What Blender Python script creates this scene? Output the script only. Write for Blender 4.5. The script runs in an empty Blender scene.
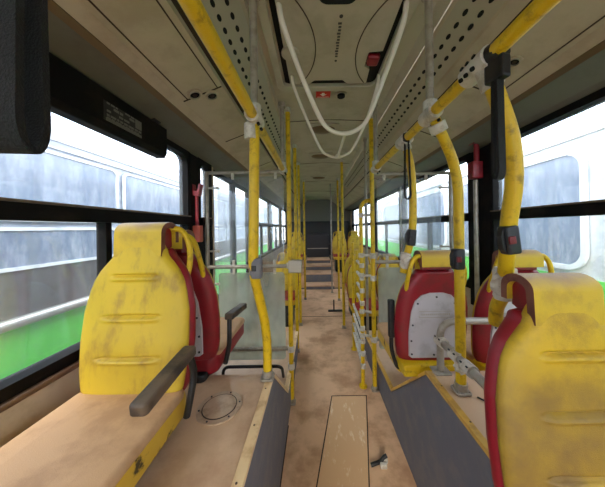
import bpy, math, random
from mathutils import Vector, Matrix
random.seed(7)
SC = bpy.context.scene
COL = SC.collection
PI = math.pi

# ------------------------------------------------------------------ materials
def S(r, g, b):
    f = lambda c: (c/255/12.92) if c/255 <= .04045 else ((c/255+.055)/1.055)**2.4
    return (f(r), f(g), f(b), 1)

def mat(name, col, rough=.5, metal=0., dirt=None, dscale=8., damt=.5, dlo=.45, dhi=.65, bump=0., bscale=200., spec=.5, stretch=None, coat=0):
    """plain surface with an optional layer of noise-shaped grime"""
    m = bpy.data.materials.new(name); m.use_nodes = True
    nt = m.node_tree; N = nt.nodes; L = nt.links
    b = N['Principled BSDF']
    b.inputs['Base Color'].default_value = col
    b.inputs['Roughness'].default_value = rough
    b.inputs['Metallic'].default_value = metal
    b.inputs['Specular IOR Level'].default_value = spec
    b.inputs['Coat Weight'].default_value = coat
    tc = N.new('ShaderNodeTexCoord')
    if dirt:
        mp = N.new('ShaderNodeMapping'); L.new(tc.outputs['Object'], mp.inputs[0])
        if stretch: mp.inputs['Scale'].default_value = stretch
        nz = N.new('ShaderNodeTexNoise'); nz.inputs['Scale'].default_value = dscale
        nz.inputs['Detail'].default_value = 8; nz.inputs['Roughness'].default_value = .65
        L.new(mp.outputs[0], nz.inputs['Vector'])
        r = N.new('ShaderNodeMapRange'); r.interpolation_type = 'SMOOTHSTEP'
        r.inputs[1].default_value = dlo; r.inputs[2].default_value = dhi
        r.inputs[3].default_value = 0; r.inputs[4].default_value = damt
        L.new(nz.outputs['Fac'], r.inputs[0])
        mx = N.new('ShaderNodeMix'); mx.data_type = 'RGBA'
        mx.inputs[6].default_value = col; mx.inputs[7].default_value = dirt
        L.new(r.outputs[0], mx.inputs[0]); L.new(mx.outputs[2], b.inputs['Base Color'])
        m['mixnode'] = mx.name; m['fac'] = r.name
    if bump:
        n2 = N.new('ShaderNodeTexNoise'); n2.inputs['Scale'].default_value = bscale; n2.inputs['Detail'].default_value = 3
        L.new(tc.outputs['Object'], n2.inputs['Vector'])
        bp = N.new('ShaderNodeBump'); bp.inputs['Strength'].default_value = bump; bp.inputs['Distance'].default_value = .003
        L.new(n2.outputs['Fac'], bp.inputs['Height']); L.new(bp.outputs[0], b.inputs['Normal'])
    return m

def worn_zone(m, col, axis, lo, hi, amt, nscale=14.):
    """an extra worn or dusty zone along one object axis, broken up by noise (wear sits on the seat itself)"""
    nt = m.node_tree; N = nt.nodes; L = nt.links; b = N['Principled BSDF']
    src = b.inputs['Base Color'].links[0].from_socket if b.inputs['Base Color'].links else None
    tc = N.new('ShaderNodeTexCoord'); sx = N.new('ShaderNodeSeparateXYZ'); L.new(tc.outputs['Object'], sx.inputs[0])
    nz = N.new('ShaderNodeTexNoise'); nz.inputs['Scale'].default_value = nscale; nz.inputs['Detail'].default_value = 7
    L.new(tc.outputs['Object'], nz.inputs['Vector'])
    r = N.new('ShaderNodeMapRange'); r.interpolation_type = 'SMOOTHSTEP'
    r.inputs[1].default_value = lo; r.inputs[2].default_value = hi
    L.new(sx.outputs[axis], r.inputs[0])
    m1 = N.new('ShaderNodeMath'); m1.operation = 'MULTIPLY_ADD'; m1.inputs[1].default_value = 1.6; m1.inputs[2].default_value = -.1
    L.new(nz.outputs['Fac'], m1.inputs[0])
    m2 = N.new('ShaderNodeMath'); m2.operation = 'MULTIPLY'; L.new(m1.outputs[0], m2.inputs[0]); L.new(r.outputs[0], m2.inputs[1])
    m3 = N.new('ShaderNodeMath'); m3.operation = 'MULTIPLY'; m3.use_clamp = True; m3.inputs[1].default_value = amt; L.new(m2.outputs[0], m3.inputs[0])
    mx = N.new('ShaderNodeMix'); mx.data_type = 'RGBA'; mx.inputs[7].default_value = col
    L.new(m3.outputs[0], mx.inputs[0])
    if src: L.new(src, mx.inputs[6])
    else: mx.inputs[6].default_value = b.inputs['Base Color'].default_value
    L.new(mx.outputs[2], b.inputs['Base Color'])
    return m

def glass(name, tint, haze, hazecol, streak=(1, 6, .6), gloss=.06, hlo=.35, hhi=.75):
    """dusty sheet: clear transmission, a little mirror, and a noise-shaped film of dust"""
    m = bpy.data.materials.new(name); m.use_nodes = True
    nt = m.node_tree; N = nt.nodes; L = nt.links
    N.remove(N['Principled BSDF']); out = N['Material Output']
    tr = N.new('ShaderNodeBsdfTransparent'); tr.inputs[0].default_value = tint
    gl = N.new('ShaderNodeBsdfGlossy'); gl.inputs['Roughness'].default_value = .03
    df = N.new('ShaderNodeBsdfDiffuse'); df.inputs[0].default_value = hazecol
    tl = N.new('ShaderNodeBsdfTranslucent'); tl.inputs[0].default_value = hazecol
    ds = N.new('ShaderNodeMixShader'); ds.inputs[0].default_value = .6; L.new(df.outputs[0], ds.inputs[1]); L.new(tl.outputs[0], ds.inputs[2])
    a = N.new('ShaderNodeMixShader'); a.inputs[0].default_value = gloss; L.new(tr.outputs[0], a.inputs[1]); L.new(gl.outputs[0], a.inputs[2])
    tc = N.new('ShaderNodeTexCoord'); mp = N.new('ShaderNodeMapping'); mp.inputs['Scale'].default_value = streak
    L.new(tc.outputs['Object'], mp.inputs[0])
    nz = N.new('ShaderNodeTexNoise'); nz.inputs['Scale'].default_value = 3; nz.inputs['Detail'].default_value = 6; L.new(mp.outputs[0], nz.inputs['Vector'])
    r = N.new('ShaderNodeMapRange'); r.inputs[1].default_value = hlo; r.inputs[2].default_value = hhi; r.inputs[3].default_value = haze*.45; r.inputs[4].default_value = haze*1.5
    L.new(nz.outputs['Fac'], r.inputs[0])
    b = N.new('ShaderNodeMixShader'); L.new(r.outputs[0], b.inputs[0]); L.new(a.outputs[0], b.inputs[1]); L.new(ds.outputs[0], b.inputs[2])
    L.new(b.outputs[0], out.inputs['Surface'])
    return m

M = {}
BROWN = S(120, 92, 50)
M['yellow'] = mat('yellow_sleeve', S(216, 178, 16), .42, dirt=S(112, 84, 20), dscale=22, damt=.7, dlo=.5, dhi=.72, bump=.5, bscale=260)
M['seat_yellow'] = worn_zone(mat('yellow_vinyl', S(208, 176, 38), .5, dirt=S(138, 104, 46), dscale=8, damt=.7, dlo=.46, dhi=.70, stretch=(1.6, 1, .7), bump=.25, bscale=420), S(138, 104, 48), 2, .44, .12, .35, 7)
M['seat_dirty'] = worn_zone(mat('soiled_yellow_vinyl', S(210, 172, 26), .5, dirt=S(126, 96, 42), dscale=6, damt=.6, dlo=.42, dhi=.66, bump=.3, bscale=420), S(128, 98, 46), 2, .52, .30, 1.05, 9)
M['cap_yellow'] = worn_zone(mat('worn_yellow_vinyl', S(208, 174, 36), .5, dirt=S(146, 112, 50), dscale=9, damt=.4, bump=.25, bscale=420), S(164, 124, 78), 2, .655, .70, 1.1)
M['cap_edge'] = mat('brown_worn_edge', S(128, 80, 62), .6, dirt=S(90, 40, 36), dscale=12, damt=.7)
M['seat_red'] = mat('red_seat_plastic', S(142, 20, 34), .42, dirt=S(100, 36, 34), dscale=9, damt=.5)
M['shell_grey'] = mat('pale_grey_plastic', S(196, 192, 194), .45, dirt=S(150, 142, 138), dscale=7, damt=.5)
M['screw'] = mat('dark_screw', S(60, 60, 64), .4, .6)
M['cushion_tan'] = mat('dusty_tan_vinyl', S(200, 158, 116), .62, dirt=S(160, 120, 82), dscale=5, damt=.6, bump=.25, bscale=380)
M['cushion_side'] = mat('scuffed_yellow_plastic', S(206, 164, 50), .5, dirt=S(40, 32, 22), dscale=11, damt=.95, dlo=.58, dhi=.66)
M['black'] = mat('black_plastic', S(18, 18, 19), .45, dirt=S(48, 45, 42), dscale=14, damt=.5)
M['armpad'] = mat('dusty_dark_armpad', S(50, 43, 37), .55, dirt=S(108, 88, 68), dscale=7, damt=.8, dlo=.4, dhi=.6)
M['webbing'] = mat('black_webbing', S(14, 13, 12), .8, bump=.8, bscale=500)
M['rubber'] = mat('black_gasket', S(13, 12, 12), .65, dirt=S(50, 40, 30), dscale=6, damt=.35, spec=.15)
M['floor'] = mat('dusty_vinyl_floor', S(226, 186, 148), .42, dirt=S(172, 128, 94), dscale=2.4, damt=.85, dlo=.42, dhi=.66, bump=.15, bscale=160)
M['floor_plate'] = mat('scratched_floor_plate', S(224, 184, 140), .34, dirt=S(246, 226, 194), dscale=9, damt=.75, dlo=.55, dhi=.68, stretch=(2.2, .8, 1))
M['platform'] = mat('dusty_platform_vinyl', S(206, 172, 138), .40, dirt=S(164, 126, 96), dscale=3.2, damt=.65, dlo=.42, dhi=.68, bump=.12, bscale=170)
M['seam'] = mat('dark_seam', S(58, 42, 32), .8)
M['riser'] = mat('charcoal_lining', S(104, 104, 112), .75, dirt=S(124, 118, 114), dscale=7, damt=.6, bump=.5, bscale=300)
M['edge_trim'] = mat('wood_coloured_edging', S(238, 206, 156), .4, dirt=S(190, 146, 92), dscale=12, damt=.6)
M['edge_yellow'] = mat('yellow_step_edging', S(214, 168, 72), .4, dirt=S(160, 116, 60), dscale=12, damt=.6)
M['wall'] = mat('beige_side_lining', S(206, 188, 160), .6, dirt=S(150, 128, 100), dscale=4, damt=.5)
M['ledge'] = mat('brown_ledge', S(84, 62, 46), .5, dirt=S(130, 98, 70), dscale=5, damt=.5)
M['ceiling'] = mat('cream_roof_panel', S(180, 171, 152), .55, dirt=S(148, 138, 118), dscale=3, damt=.5)
M['duct'] = mat('cream_duct_panel', S(180, 166, 144), .5, dirt=S(146, 130, 106), dscale=3, damt=.5)
M['upper'] = mat('olive_grey_panel', S(100, 98, 86), .55, dirt=S(78, 75, 64), dscale=3, damt=.5)
M['bronze'] = mat('bronze_trim', S(112, 94, 70), .4, .4)
M['perf'] = mat('grey_perforated_strip', S(172, 164, 146), .45, .2)
M['hole'] = mat('black_hole', S(10, 10, 10), .9)
M['steel'] = mat('grey_painted_tube', S(168, 160, 146), .35, .35, dirt=S(120, 108, 92), dscale=16, damt=.5)
M['white_tube'] = mat('white_painted_tube', S(222, 216, 202), .3)
M['clamp'] = mat('white_plastic_clamp', S(204, 198, 186), .5, dirt=S(150, 138, 118), dscale=22, damt=.7)
M['tape'] = mat('pale_wrapping_tape', S(206, 198, 184), .45, dirt=S(150, 136, 116), dscale=20, damt=.7, bump=1., bscale=60)
M['box_dark'] = mat('charcoal_button_box', S(28, 28, 31), .45)
M['button_red'] = mat('red_button', S(112, 22, 28), .4)
M['red_paint'] = mat('dark_red_paint', S(140, 24, 36), .4, dirt=S(90, 20, 26), dscale=12, damt=.5)
M['red_box'] = mat('orange_red_box', S(186, 84, 66), .5)
M['sticker_red'] = mat('red_sticker', S(206, 40, 30), .5)
M['white'] = mat('white_print', S(236, 234, 228), .5)
M['print'] = mat('grey_print', S(70, 66, 60), .6)
M['label'] = mat('pale_label', S(120, 118, 110), .6)
M['roundel'] = mat('worn_metal_cover', S(196, 170, 142), .35, .3, dirt=S(150, 120, 92), dscale=14, damt=.6)
M['glass'] = glass('dusty_window_glass', (.92, .94, .96, 1), .16, S(214, 220, 228))
M['glass_low'] = glass('cleaner_window_glass', (.92, .94, .95, 1), .07, S(214, 220, 228))
M['acrylic'] = glass('scratched_clear_acrylic', (.90, .93, .94, 1), .18, S(214, 222, 228), gloss=.07)
M['frosted'] = glass('frosted_acrylic', (.72, .76, .72, 1), .55, S(226, 228, 214), gloss=.05)
M['green'] = mat('green_bus_paint', S(92, 212, 70), .4, dirt=S(80, 184, 66), dscale=3, damt=.4)
M['buswhite'] = mat('white_bus_paint', S(226, 230, 232), .35, dirt=S(170, 178, 186), dscale=3, damt=.6)
M['busgrey'] = mat('weathered_bus_panel', S(184, 192, 206), .5, dirt=S(134, 142, 160), dscale=2.5, damt=.7, stretch=(1, .5, 3))
M['busdark'] = mat('dark_bus_panel', S(88, 86, 86), .3, dirt=S(70, 60, 56), dscale=3, damt=.7)
M['busglass'] = mat('dark_bus_glass', S(108, 122, 144), .12, dirt=S(170, 178, 192), dscale=3, damt=.7, dlo=.4, dhi=.7, stretch=(1, 2.2, .7), spec=.6)
M['aluminium'] = mat('dull_aluminium', S(186, 184, 178), .35, .6)
M['asphalt'] = mat('asphalt', S(96, 92, 88), .9, dirt=S(70, 68, 66), dscale=3, damt=.6)
M['darkbox'] = mat('dark_rear_lining', S(44, 42, 44), .6)
M['rearbeige'] = mat('grey_rear_lining', S(120, 116, 106), .6)

# ------------------------------------------------------------------ mesh builder
class MB:
    def __init__(s): s.v = []; s.f = []; s.m = []; s.sm = []
    def add(s, vs, fs, mi=0, smooth=False):
        o = len(s.v); s.v += [tuple(p) for p in vs]
        for f in fs: s.f.append([i+o for i in f]); s.m.append(mi); s.sm.append(smooth)
    def box(s, x0, x1, y0, y1, z0, z1, mi=0):
        vs = [(x, y, z) for x in (x0, x1) for y in (y0, y1) for z in (z0, z1)]
        s.add(vs, [(0,1,3,2), (4,6,7,5), (0,4,5,1), (2,3,7,6), (0,2,6,4), (1,5,7,3)], mi)
    def prism(s, poly, axis, a, b, mi=0, smooth=False):
        """polygon in the two other axes (in xyz order) pushed along axis from a to b"""
        n = len(poly)
        def p(q, t):
            q = list(q); q.insert(axis, t); return q
        vs = [p(q, a) for q in poly]+[p(q, b) for q in poly]
        fs = [(i, (i+1) % n, (i+1) % n+n, i+n) for i in range(n)]
        s.add(vs, fs, mi, smooth); s.add(vs[:n], [tuple(range(n))[::-1]], mi); s.add(vs[n:], [tuple(range(n))], mi)
    def tube(s, pts, r, n=12, mi=0, cap=True, radii=None):
        pts = [Vector(p) for p in pts]; k = len(pts)
        tang = []
        for i in range(k):
            t = (pts[min(i+1, k-1)]-pts[max(i-1, 0)]).normalized(); tang.append(t)
        u = tang[0].orthogonal().normalized(); vs = []
        for i in range(k):
            t = tang[i]; u = (u-t*u.dot(t)).normalized(); w = t.cross(u); rr = radii[i] if radii else r
            for j in range(n):
                a = 2*PI*j/n; vs.append(pts[i]+(u*math.cos(a)+w*math.sin(a))*rr)
        fs = [(i*n+j, i*n+(j+1) % n, (i+1)*n+(j+1) % n, (i+1)*n+j) for i in range(k-1) for j in range(n)]
        s.add(vs, fs, mi, True)
        if cap:
            s.add(vs[:n], [tuple(range(n))[::-1]], mi); s.add(vs[-n:], [tuple(range(n))], mi)
    def ring(s, rings, mi=0, smooth=True, cap=True):
        n = len(rings[0]); vs = [p for r in rings for p in r]
        fs = [(i*n+j, i*n+(j+1) % n, (i+1)*n+(j+1) % n, (i+1)*n+j) for i in range(len(rings)-1) for j in range(n)]
        s.add(vs, fs, mi, smooth)
        if cap:
            s.add(rings[0], [tuple(range(n))[::-1]], mi); s.add(rings[-1], [tuple(range(n))], mi)
    def slab(s, x0, x1, y0, y1, z0, z1, rc=.04, re=.015, mi=0, n=6, crown=0.):
        """cushion-like slab: rounded plan corners and rounded top and bottom edges"""
        def outline(ins, z):
            r = max(rc-ins, .002); o = []
            for cx, cy, a0 in ((x1-ins-r, y1-ins-r, 0), (x0+ins+r, y1-ins-r, 90), (x0+ins+r, y0+ins+r, 180), (x1-ins-r, y0+ins+r, 270)):
                for k in range(n+1):
                    a = math.radians(a0+90*k/n); o.append((cx+r*math.cos(a), cy+r*math.sin(a), z))
            return o
        rs = []
        for k in range(5):
            a = PI/2*k/4; rs.append(outline(re*(1-math.sin(a)), z0+re*(1-math.cos(a))))
        for k in range(5):
            a = PI/2*k/4; rs.append(outline(re*(1-math.cos(a)), z1-re*(1-math.sin(a))))
        if crown: rs.append(outline(min(x1-x0, y1-y0)*.22, z1+crown))
        s.ring(rs, mi)
    def disc(s, c, axis, r, h, n=20, mi=0):
        t = Vector(axis).normalized(); s.tube([Vector(c), Vector(c)+t*h], r, n, mi)
    def build(s, name, m, parent=None, bevel=0., loc=None):
        me = bpy.data.meshes.new(name); me.from_pydata(s.v, [], s.f)
        for k in (m if isinstance(m, (list, tuple)) else [m]): me.materials.append(M[k])
        for p, mi, sm in zip(me.polygons, s.m, s.sm): p.material_index = mi; p.use_smooth = sm
        me.update()
        o = bpy.data.objects.new(name, me); COL.objects.link(o)
        if parent: o.parent = parent
        if loc: o.location = loc
        if bevel:
            b = o.modifiers.new('bevel', 'BEVEL'); b.width = bevel; b.segments = 2; b.limit_method = 'ANGLE'; b.angle_limit = .6
        return o

def fillet(pts, r=.06, n=7):
    """polyline with its inner corners rounded"""
    P = [Vector(p) for p in pts]; out = [P[0]]
    for i in range(1, len(P)-1):
        a = (P[i-1]-P[i]); b = (P[i+1]-P[i]); d = min(r, a.length*.48, b.length*.48)
        p0 = P[i]+a.normalized()*d; p2 = P[i]+b.normalized()*d
        for k in range(n+1):
            t = k/n; out.append(p0*(1-t)**2+P[i]*2*t*(1-t)+p2*t*t)
    out.append(P[-1]); return out
def spline(pts, n=8):
    P = [Vector(p) for p in pts]; P = [P[0]*2-P[1]]+P+[P[-1]*2-P[-2]]; out = []
    for i in range(1, len(P)-2):
        for k in range(n):
            t = k/n; a, b, c, d = P[i-1:i+3]
            out.append(.5*((2*b)+(c-a)*t+(2*a-5*b+4*c-d)*t*t+(3*b-a-3*c+d)*t**3))
    out.append(P[-2]); return out

def tag(o, label, cat, group=None, kind=None):
    o['label'] = label; o['category'] = cat
    if group: o['group'] = group
    if kind: o['kind'] = kind
    return o
def thing(name, label, cat, loc=(0, 0, 0), rz=0., group=None):
    o = bpy.data.objects.new(name, None); COL.objects.link(o); o.empty_display_size = .05
    o.location = loc; o.rotation_euler = (0, 0, rz)
    return tag(o, label, cat, group)
def struct(o): o['kind'] = 'structure'; return o
def kids(o): return [c for c in o.children]
def dup(o, loc=None, rz=None, label=None, parent=None, group=None):
    c = o.copy(); COL.objects.link(c)
    if parent is not None: c.parent = parent
    if loc is not None: c.location = loc
    if rz is not None: c.rotation_euler = (0, 0, rz)
    if label: c['label'] = label
    if group: c['group'] = group
    for ch in kids(o): dup(ch, parent=c)
    return c

# ------------------------------------------------------------------ dimensions (metres; camera stands at x = 0, y = 0)
XL, XR = -1.05, 1.40                 # inner faces of the side walls
PL, PR = -.25, .61                   # aisle edges of the two raised platforms
PH = .80                             # platform height
Y0, Y1 = -2.6, 9.0                   # front and rear end of the saloon
ZS, ZT, ZM = 1.085, 2.22, 1.675       # window sill, window head, middle bar

# ------------------------------------------------------------------ floor
b = MB(); b.box(XL, XR, Y0, 5.95, -.06, 0)
struct(b.build('floor', 'floor'))
b = MB(); b.prism([(-.09, 1.0), (.225, 1.0), (.46, 2.15), (.14, 2.15)], 2, 0, .004)
o = b.build('floor_plate', 'floor_plate', bevel=.002); o['kind'] = 'structure'
b = MB()
for xa, xb in ((-.094, .136), (.229, .464)): b.prism([(xa-.004, 1.0), (xa+.004, 1.0), (xb+.004, 2.155), (xb-.004, 2.155)], 2, 0, .005)
b.box(.132, .468, 2.15, 2.158, 0, .005); b.box(PL+.005, PL+.014, -.5, 1.84, 0, .004)
b.box(-.3, .62, 4.1, 4.108, 0, .003)
struct(b.build('trim_1', 'seam'))

# ------------------------------------------------------------------ raised platforms (wheel arch boxes)
def platform(name, xe, xw, y_front):
    """flat top, slope down at the far end, low landing, charcoal lining on the aisle side"""
    sgn = 1 if xe > xw else -1
    prof = [(y_front, 0), (y_front, PH), (1.25, PH), (1.84, .28), (2.9, .28), (2.9, 0)]
    b = MB(); b.prism(prof, 0, min(xe, xw), max(xe, xw))
    o = struct(b.build(name, 'platform'))
    b = MB(); lin = [(y_front+.002, .006), (y_front+.002, PH-.01), (1.25, PH-.012), (1.84, .27), (2.9, .27), (2.9, .006)]
    b.prism(lin, 0, xe, xe+sgn*.008)
    b.build('lining', 'riser', o)
    b = MB()
    w = .022 if xe < 0 else .014
    for (ya, za), (yb, zb) in zip(prof[1:-2], prof[2:-1]):
        x0, x1 = sorted((xe+sgn*.014, xe-sgn*w))
        n = Vector((0, -(zb-za), yb-ya)).normalized()
        b.prism([(ya, za-.014), (yb, zb-.014), (yb+n.y*.005, zb+n.z*.005), (ya+n.y*.005, za+n.z*.005)], 0, x0, x1)
    b.build('edging', 'edge_trim' if xe < 0 else 'edge_yellow', o)
    for k in range(4):
        b = MB(); b.disc((xe-sgn*.008, .50+k*.21, PH+.004), (0, 0, 1), .004, .002, 8); b.build('screw', 'ledge', o)
    return o
platform('platform_left', PL, XL, -.9)
platform('platform_right', PR, XR, .78)
b = MB(); b.prism([(-.9, 0), (-.9, .34), (.76, .34), (.76, 0)], 0, PR+.03, XR)
struct(b.build('platform_front', 'platform'))

b = MB(); b.tube([(-.44, 1.02, PH), (-.44, 1.02, PH+.006)], .096, 40)
cov = b.build('hatch_cover', 'roundel'); cov.name = 'inspection_cover'
tag(cov, 'round metal inspection cover set in the left platform beside the aisle', 'cover')
b = MB(); b.tube([(-.44, 1.02, PH+.006), (-.44, 1.02, PH+.0075)], .074, 40); b.build('rim_groove', 'seam', cov)
b = MB(); b.tube([(-.44, 1.02, PH+.006), (-.44, 1.02, PH+.0085)], .070, 40); b.build('lid', 'roundel', cov)
for k in range(6):
    b = MB(); b.disc((-.44+.085*math.cos(k*PI/3+.3), 1.02+.085*math.sin(k*PI/3+.3), PH+.006), (0, 0, 1), .004, .002, 8); b.build('screw', 'screw', cov)

# ------------------------------------------------------------------ side walls, windows
def side(name, xw, sgn, bays, first_win, sillx=.032):
    """sgn points into the saloon"""
    t0, t1 = sorted((xw, xw-sgn*.08))
    b = MB(); b.box(t0, t1, Y0, Y1, -.06, ZS-.05); b.box(t0, t1, Y0, Y1, ZT+.03, 2.42)
    ys = [Y0]+[v for q in bays for v in q]+[Y1]
    for i in range(0, len(ys), 2): b.box(t0, t1, ys[i], ys[i+1], ZS-.05, ZT+.03)
    w = struct(b.build(name, 'wall'))
    # ledge running under the windows
    l0, l1 = sorted((xw, xw+sgn*sillx)); b = MB(); b.box(l0, l1, Y0, 1.9, ZS-.068, ZS-.045)
    struct(b.build('trim_'+('2' if sgn > 0 else '3'), 'ledge', bevel=.008))
    for i, (ya, yb) in enumerate(bays):
        root = bpy.data.objects.new('window_%d' % (first_win+i), None); COL.objects.link(root); root['kind'] = 'structure'
        f0, f1 = sorted((xw+sgn*.012, xw-sgn*.06)); b = MB()
        e = .035
        b.box(f0, f1, ya, yb, ZS-.05, ZS); b.box(f0, f1, ya, yb, ZT-.012, ZT+.03)
        b.box(f0, f1, ya, ya+e, ZS, ZT); b.box(f0, f1, yb-e, yb, ZS, ZT)
        # rounded corners of the frame
        for yc, s in ((ya+e, 1), (yb-e, -1)):
            for zc, q in ((ZT-.012, -1), (ZS, 1)):
                R = .07; poly = [(yc, zc)]
                for k in range(7):
                    a = PI/2*k/6; poly.append((yc+s*R*(1-math.sin(a)), zc+q*R*(1-math.cos(a))))
                b.prism(poly, 0, f0, f1)
        b.build('frame', 'rubber', root)
        m0, m1 = sorted((xw+sgn*.03, xw-sgn*.05)); b = MB(); b.box(m0, m1, ya+e, yb-e, ZM-.032, ZM+.03)
        m0, m1 = sorted((xw+sgn*.037, xw-sgn*.03)); b.box(m0, m1, ya+e, yb-e, ZM+.03, ZM+.04, 1)
        b.build('middle_bar', ['rubber', 'bronze'], root)
        g0, g1 = sorted((xw-sgn*.03, xw-sgn*.036)); b = MB()
        b.box(g0, g1, ya+e, yb-e, ZM, ZT-.01); b.build('upper_pane', 'glass', root)
        g0, g1 = sorted((xw-sgn*.040, xw-sgn*.046)); b = MB()
        b.box(g0, g1, ya+e, yb-e, ZS-.005, ZM); b.build('lower_pane', 'glass_low', root)
        b = MB(); m0, m1 = sorted((xw, xw-sgn*.05)); ym = 1.157 if i == 1 and sgn > 0 else (ya+yb)/2
        if not (sgn < 0 and i == 1):
            b.box(m0, m1, ym-.016, ym+.016, ZS, ZM); b.build('mullion', 'rubber', root)
    return w
baysL = [(-2.35, -.95), (-.85, 1.90), (3.75, 5.35), (5.45, 7.0), (7.1, 8.5)]
baysR = [(-2.35, -.95), (-.85, 1.80), (2.02, 3.62), (3.72, 5.35), (5.45, 7.0), (7.1, 8.5)]
side('wall_left', XL, 1, [(-2.35, -.95), (-.85, 1.90), (2.04, 2.30), (3.75, 5.35), (5.45, 7.0), (7.1, 8.5)], 1)
side('wall_right', XR, -1, baysR, 11)
# double door with tall glass behind the left partition
def carve_door():
    w = bpy.data.objects['wall_left']
    # the wall between 2.36 and 3.68 is rebuilt as a doorway: remove its lower panel faces by replacing the mesh
    b = MB(); t0, t1 = XL-.08, XL
    b.box(t0, t1, Y0, 2.36, -.06, ZS-.05); b.box(t0, t1, 3.69, Y1, -.06, ZS-.05); b.box(t0, t1, Y0, Y1, ZT+.03, 2.42)
    ys = [Y0, -2.35, -.95, -.85, 1.90, 2.04, 2.30, 2.36, 3.69, 3.75, 5.35, 5.45, 7.0, 7.1, 8.5, Y1]
    for i in range(0, len(ys), 2):
        b.box(t0, t1, ys[i], ys[i+1], ZS-.05, ZT+.03)
    n = b.build('tmp', 'wall'); w.data = n.data; bpy.data.objects.remove(n)
    root = bpy.data.objects.new('door_1', None); COL.objects.link(root); root['kind'] = 'structure'
    for ya, yb in ((2.37, 3.015), (3.035, 3.68)):
        b = MB(); x0, x1 = XL-.07, XL-.02
        b.box(x0, x1, ya, ya+.05, .02, 2.24); b.box(x0, x1, yb-.05, yb, .02, 2.24); b.box(x0, x1, ya, yb, 2.19, 2.24); b.box(x0, x1, ya, yb, .02, .16)
        l = b.build('leaf', 'rubber', root, bevel=.006)
        b = MB(); b.box(XL-.05, XL-.044, ya+.05, yb-.05, .16, 2.19); b.build('pane', 'glass', l)
carve_door()

# front end behind the viewer: bulkhead with a tall windscreen
b = MB(); b.box(XL-.08, XR+.08, Y0-.08, Y0, -.06, .75); b.box(XL-.08, XR+.08, Y0-.08, Y0, 2.35, 2.8)
b.box(XL-.08, XL+.08, Y0-.08, Y0, .75, 2.35); b.box(XR-.08, XR+.08, Y0-.08, Y0, .75, 2.35)
struct(b.build('wall_front', 'wall'))
b = MB(); b.box(XL+.08, XR-.08, Y0-.05, Y0-.044, .75, 2.35); struct(b.build('window_20', 'glass'))
b = MB(); b.box(XL-.08, XR+.08, Y1, Y1+.08, -.06, 2.8); struct(b.build('wall_rear', 'rearbeige'))

# ------------------------------------------------------------------ ceiling (extruded roof profile), built left and right of the centreline
BC = (XL+XR)/2
HW = (XR-XL)/2
def roofside(s, lst):
    return [(BC+s*x, z) for x, z in lst]
def strip(name, pts, th, m, ya=Y0, yb=Y1, kind=True):
    b = MB(); up = [(x, z+th) for x, z in pts][::-1]; b.prism(list(pts)+up, 1, ya, yb)
    o = b.build(name, m)
    if kind: struct(o)
    return o
cent = [(-.50, 2.655), (-.46, 2.70), (-.3, 2.715), (0, 2.722), (.3, 2.715), (.46, 2.70), (.50, 2.655)]
strip('ceiling', [(BC-.02+x, z) for x, z in cent], .04, 'ceiling')
CB = BC-.02
for s, nm in ((-1, 'left'), (1, 'right')):
    strip('ceiling_upper_'+nm, [(BC+s*(HW+.02), 2.235), (BC+s*1.18, 2.27), (BC+s*1.02, 2.325)], .03, 'upper')
    strip('trim_'+('4' if s < 0 else '5'), [(BC+s*1.025, 2.318), (BC+s*1.0, 2.335)], .03, 'bronze')
    strip('ceiling_cove_'+nm, [(BC+s*1.005, 2.335), (BC+s*.955, 2.375)], .03, 'duct')
    strip('ceiling_duct_'+nm, [(BC+s*.955, 2.372), (BC+s*.72, 2.462)], .03, 'duct')
    strip('trim_'+('6' if s < 0 else '7'), [(BC+s*.725, 2.485), (BC+s*.69, 2.525)], .03, 'seam')
    strip('ceiling_slope_'+nm, [(BC+s*.70, 2.495), (BC+s*.66, 2.54), (BC+s*.49, 2.66)], .035, 'duct')
# seams across roof and ducts
b = MB()
for y in (.86, 2.35, 3.9, 5.4, 6.9):
    b.prism([(CB-.45, 2.699), (CB, 2.7205), (CB+.45, 2.699), (CB+.45, 2.703), (CB, 2.725), (CB-.45, 2.703)], 1, y, y+.006)
for y in (.74, 1.36, 2.0, 2.9, 3.8, 4.7):
    for s in (-1, 1):
        p = [(BC+s*.952, 2.3715), (BC+s*.725, 2.4585), (BC+s*.725, 2.463), (BC+s*.952, 2.376)]
        b.prism([(q, z-.0015) for q, z in p], 1, y, y+.008)
for s in (-1, 1):
    for xo, z in ((.93, 2.3792), (.75, 2.4482)):
        b.prism([(BC+s*xo, z), (BC+s*(xo-.005), z+.002), (BC+s*(xo-.005), z+.006), (BC+s*xo, z+.004)], 1, .74, 1.365)
struct(b.build('trim_8', 'seam'))
#strip('trim_9', [(CB-.012, 2.7185), (CB+.012, 2.7185)], .006, 'seam', 2.0, Y1)

# perforated strips along the sloping coves
for s, nm in ((-1, 'left'), (1, 'right')):
    A = Vector((BC+s*.645, 0, 2.545)); B = Vector((BC+s*.505, 0, 2.645)); u = (B-A); n = Vector((-u.z, 0, u.x)).normalized()
    if n.z > 0: n = -n
    root = MB(); A2 = A+n*.004; B2 = B+n*.004
    root.prism([(A.x, A.z), (B.x, B.z), (B2.x, B2.z), (A2.x, A2.z)], 1, -.3, 5.5)
    y = -.25
    while y < 5.4:
        for t, off in ((.3, 0), (.66, .03)):
            c = A+u*t+n*.0052; e = u.normalized()
            pts = []
            for k in range(10):
                a = 2*PI*k/10; q = c+e*.010*math.cos(a)+Vector((0, y+off+.019*math.sin(a), 0)); pts.append(q)
            root.add(pts, [tuple(range(10))], 1)
        y += .068
    tag(root.build('perforated_strip', ['perf', 'hole']), 'grey strip with rows of dark oval holes along the %s side of the ceiling' % ('window-box' if s < 0 else 'hand-strap'), 'ceiling grille', 'perforated ceiling strips')
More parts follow.
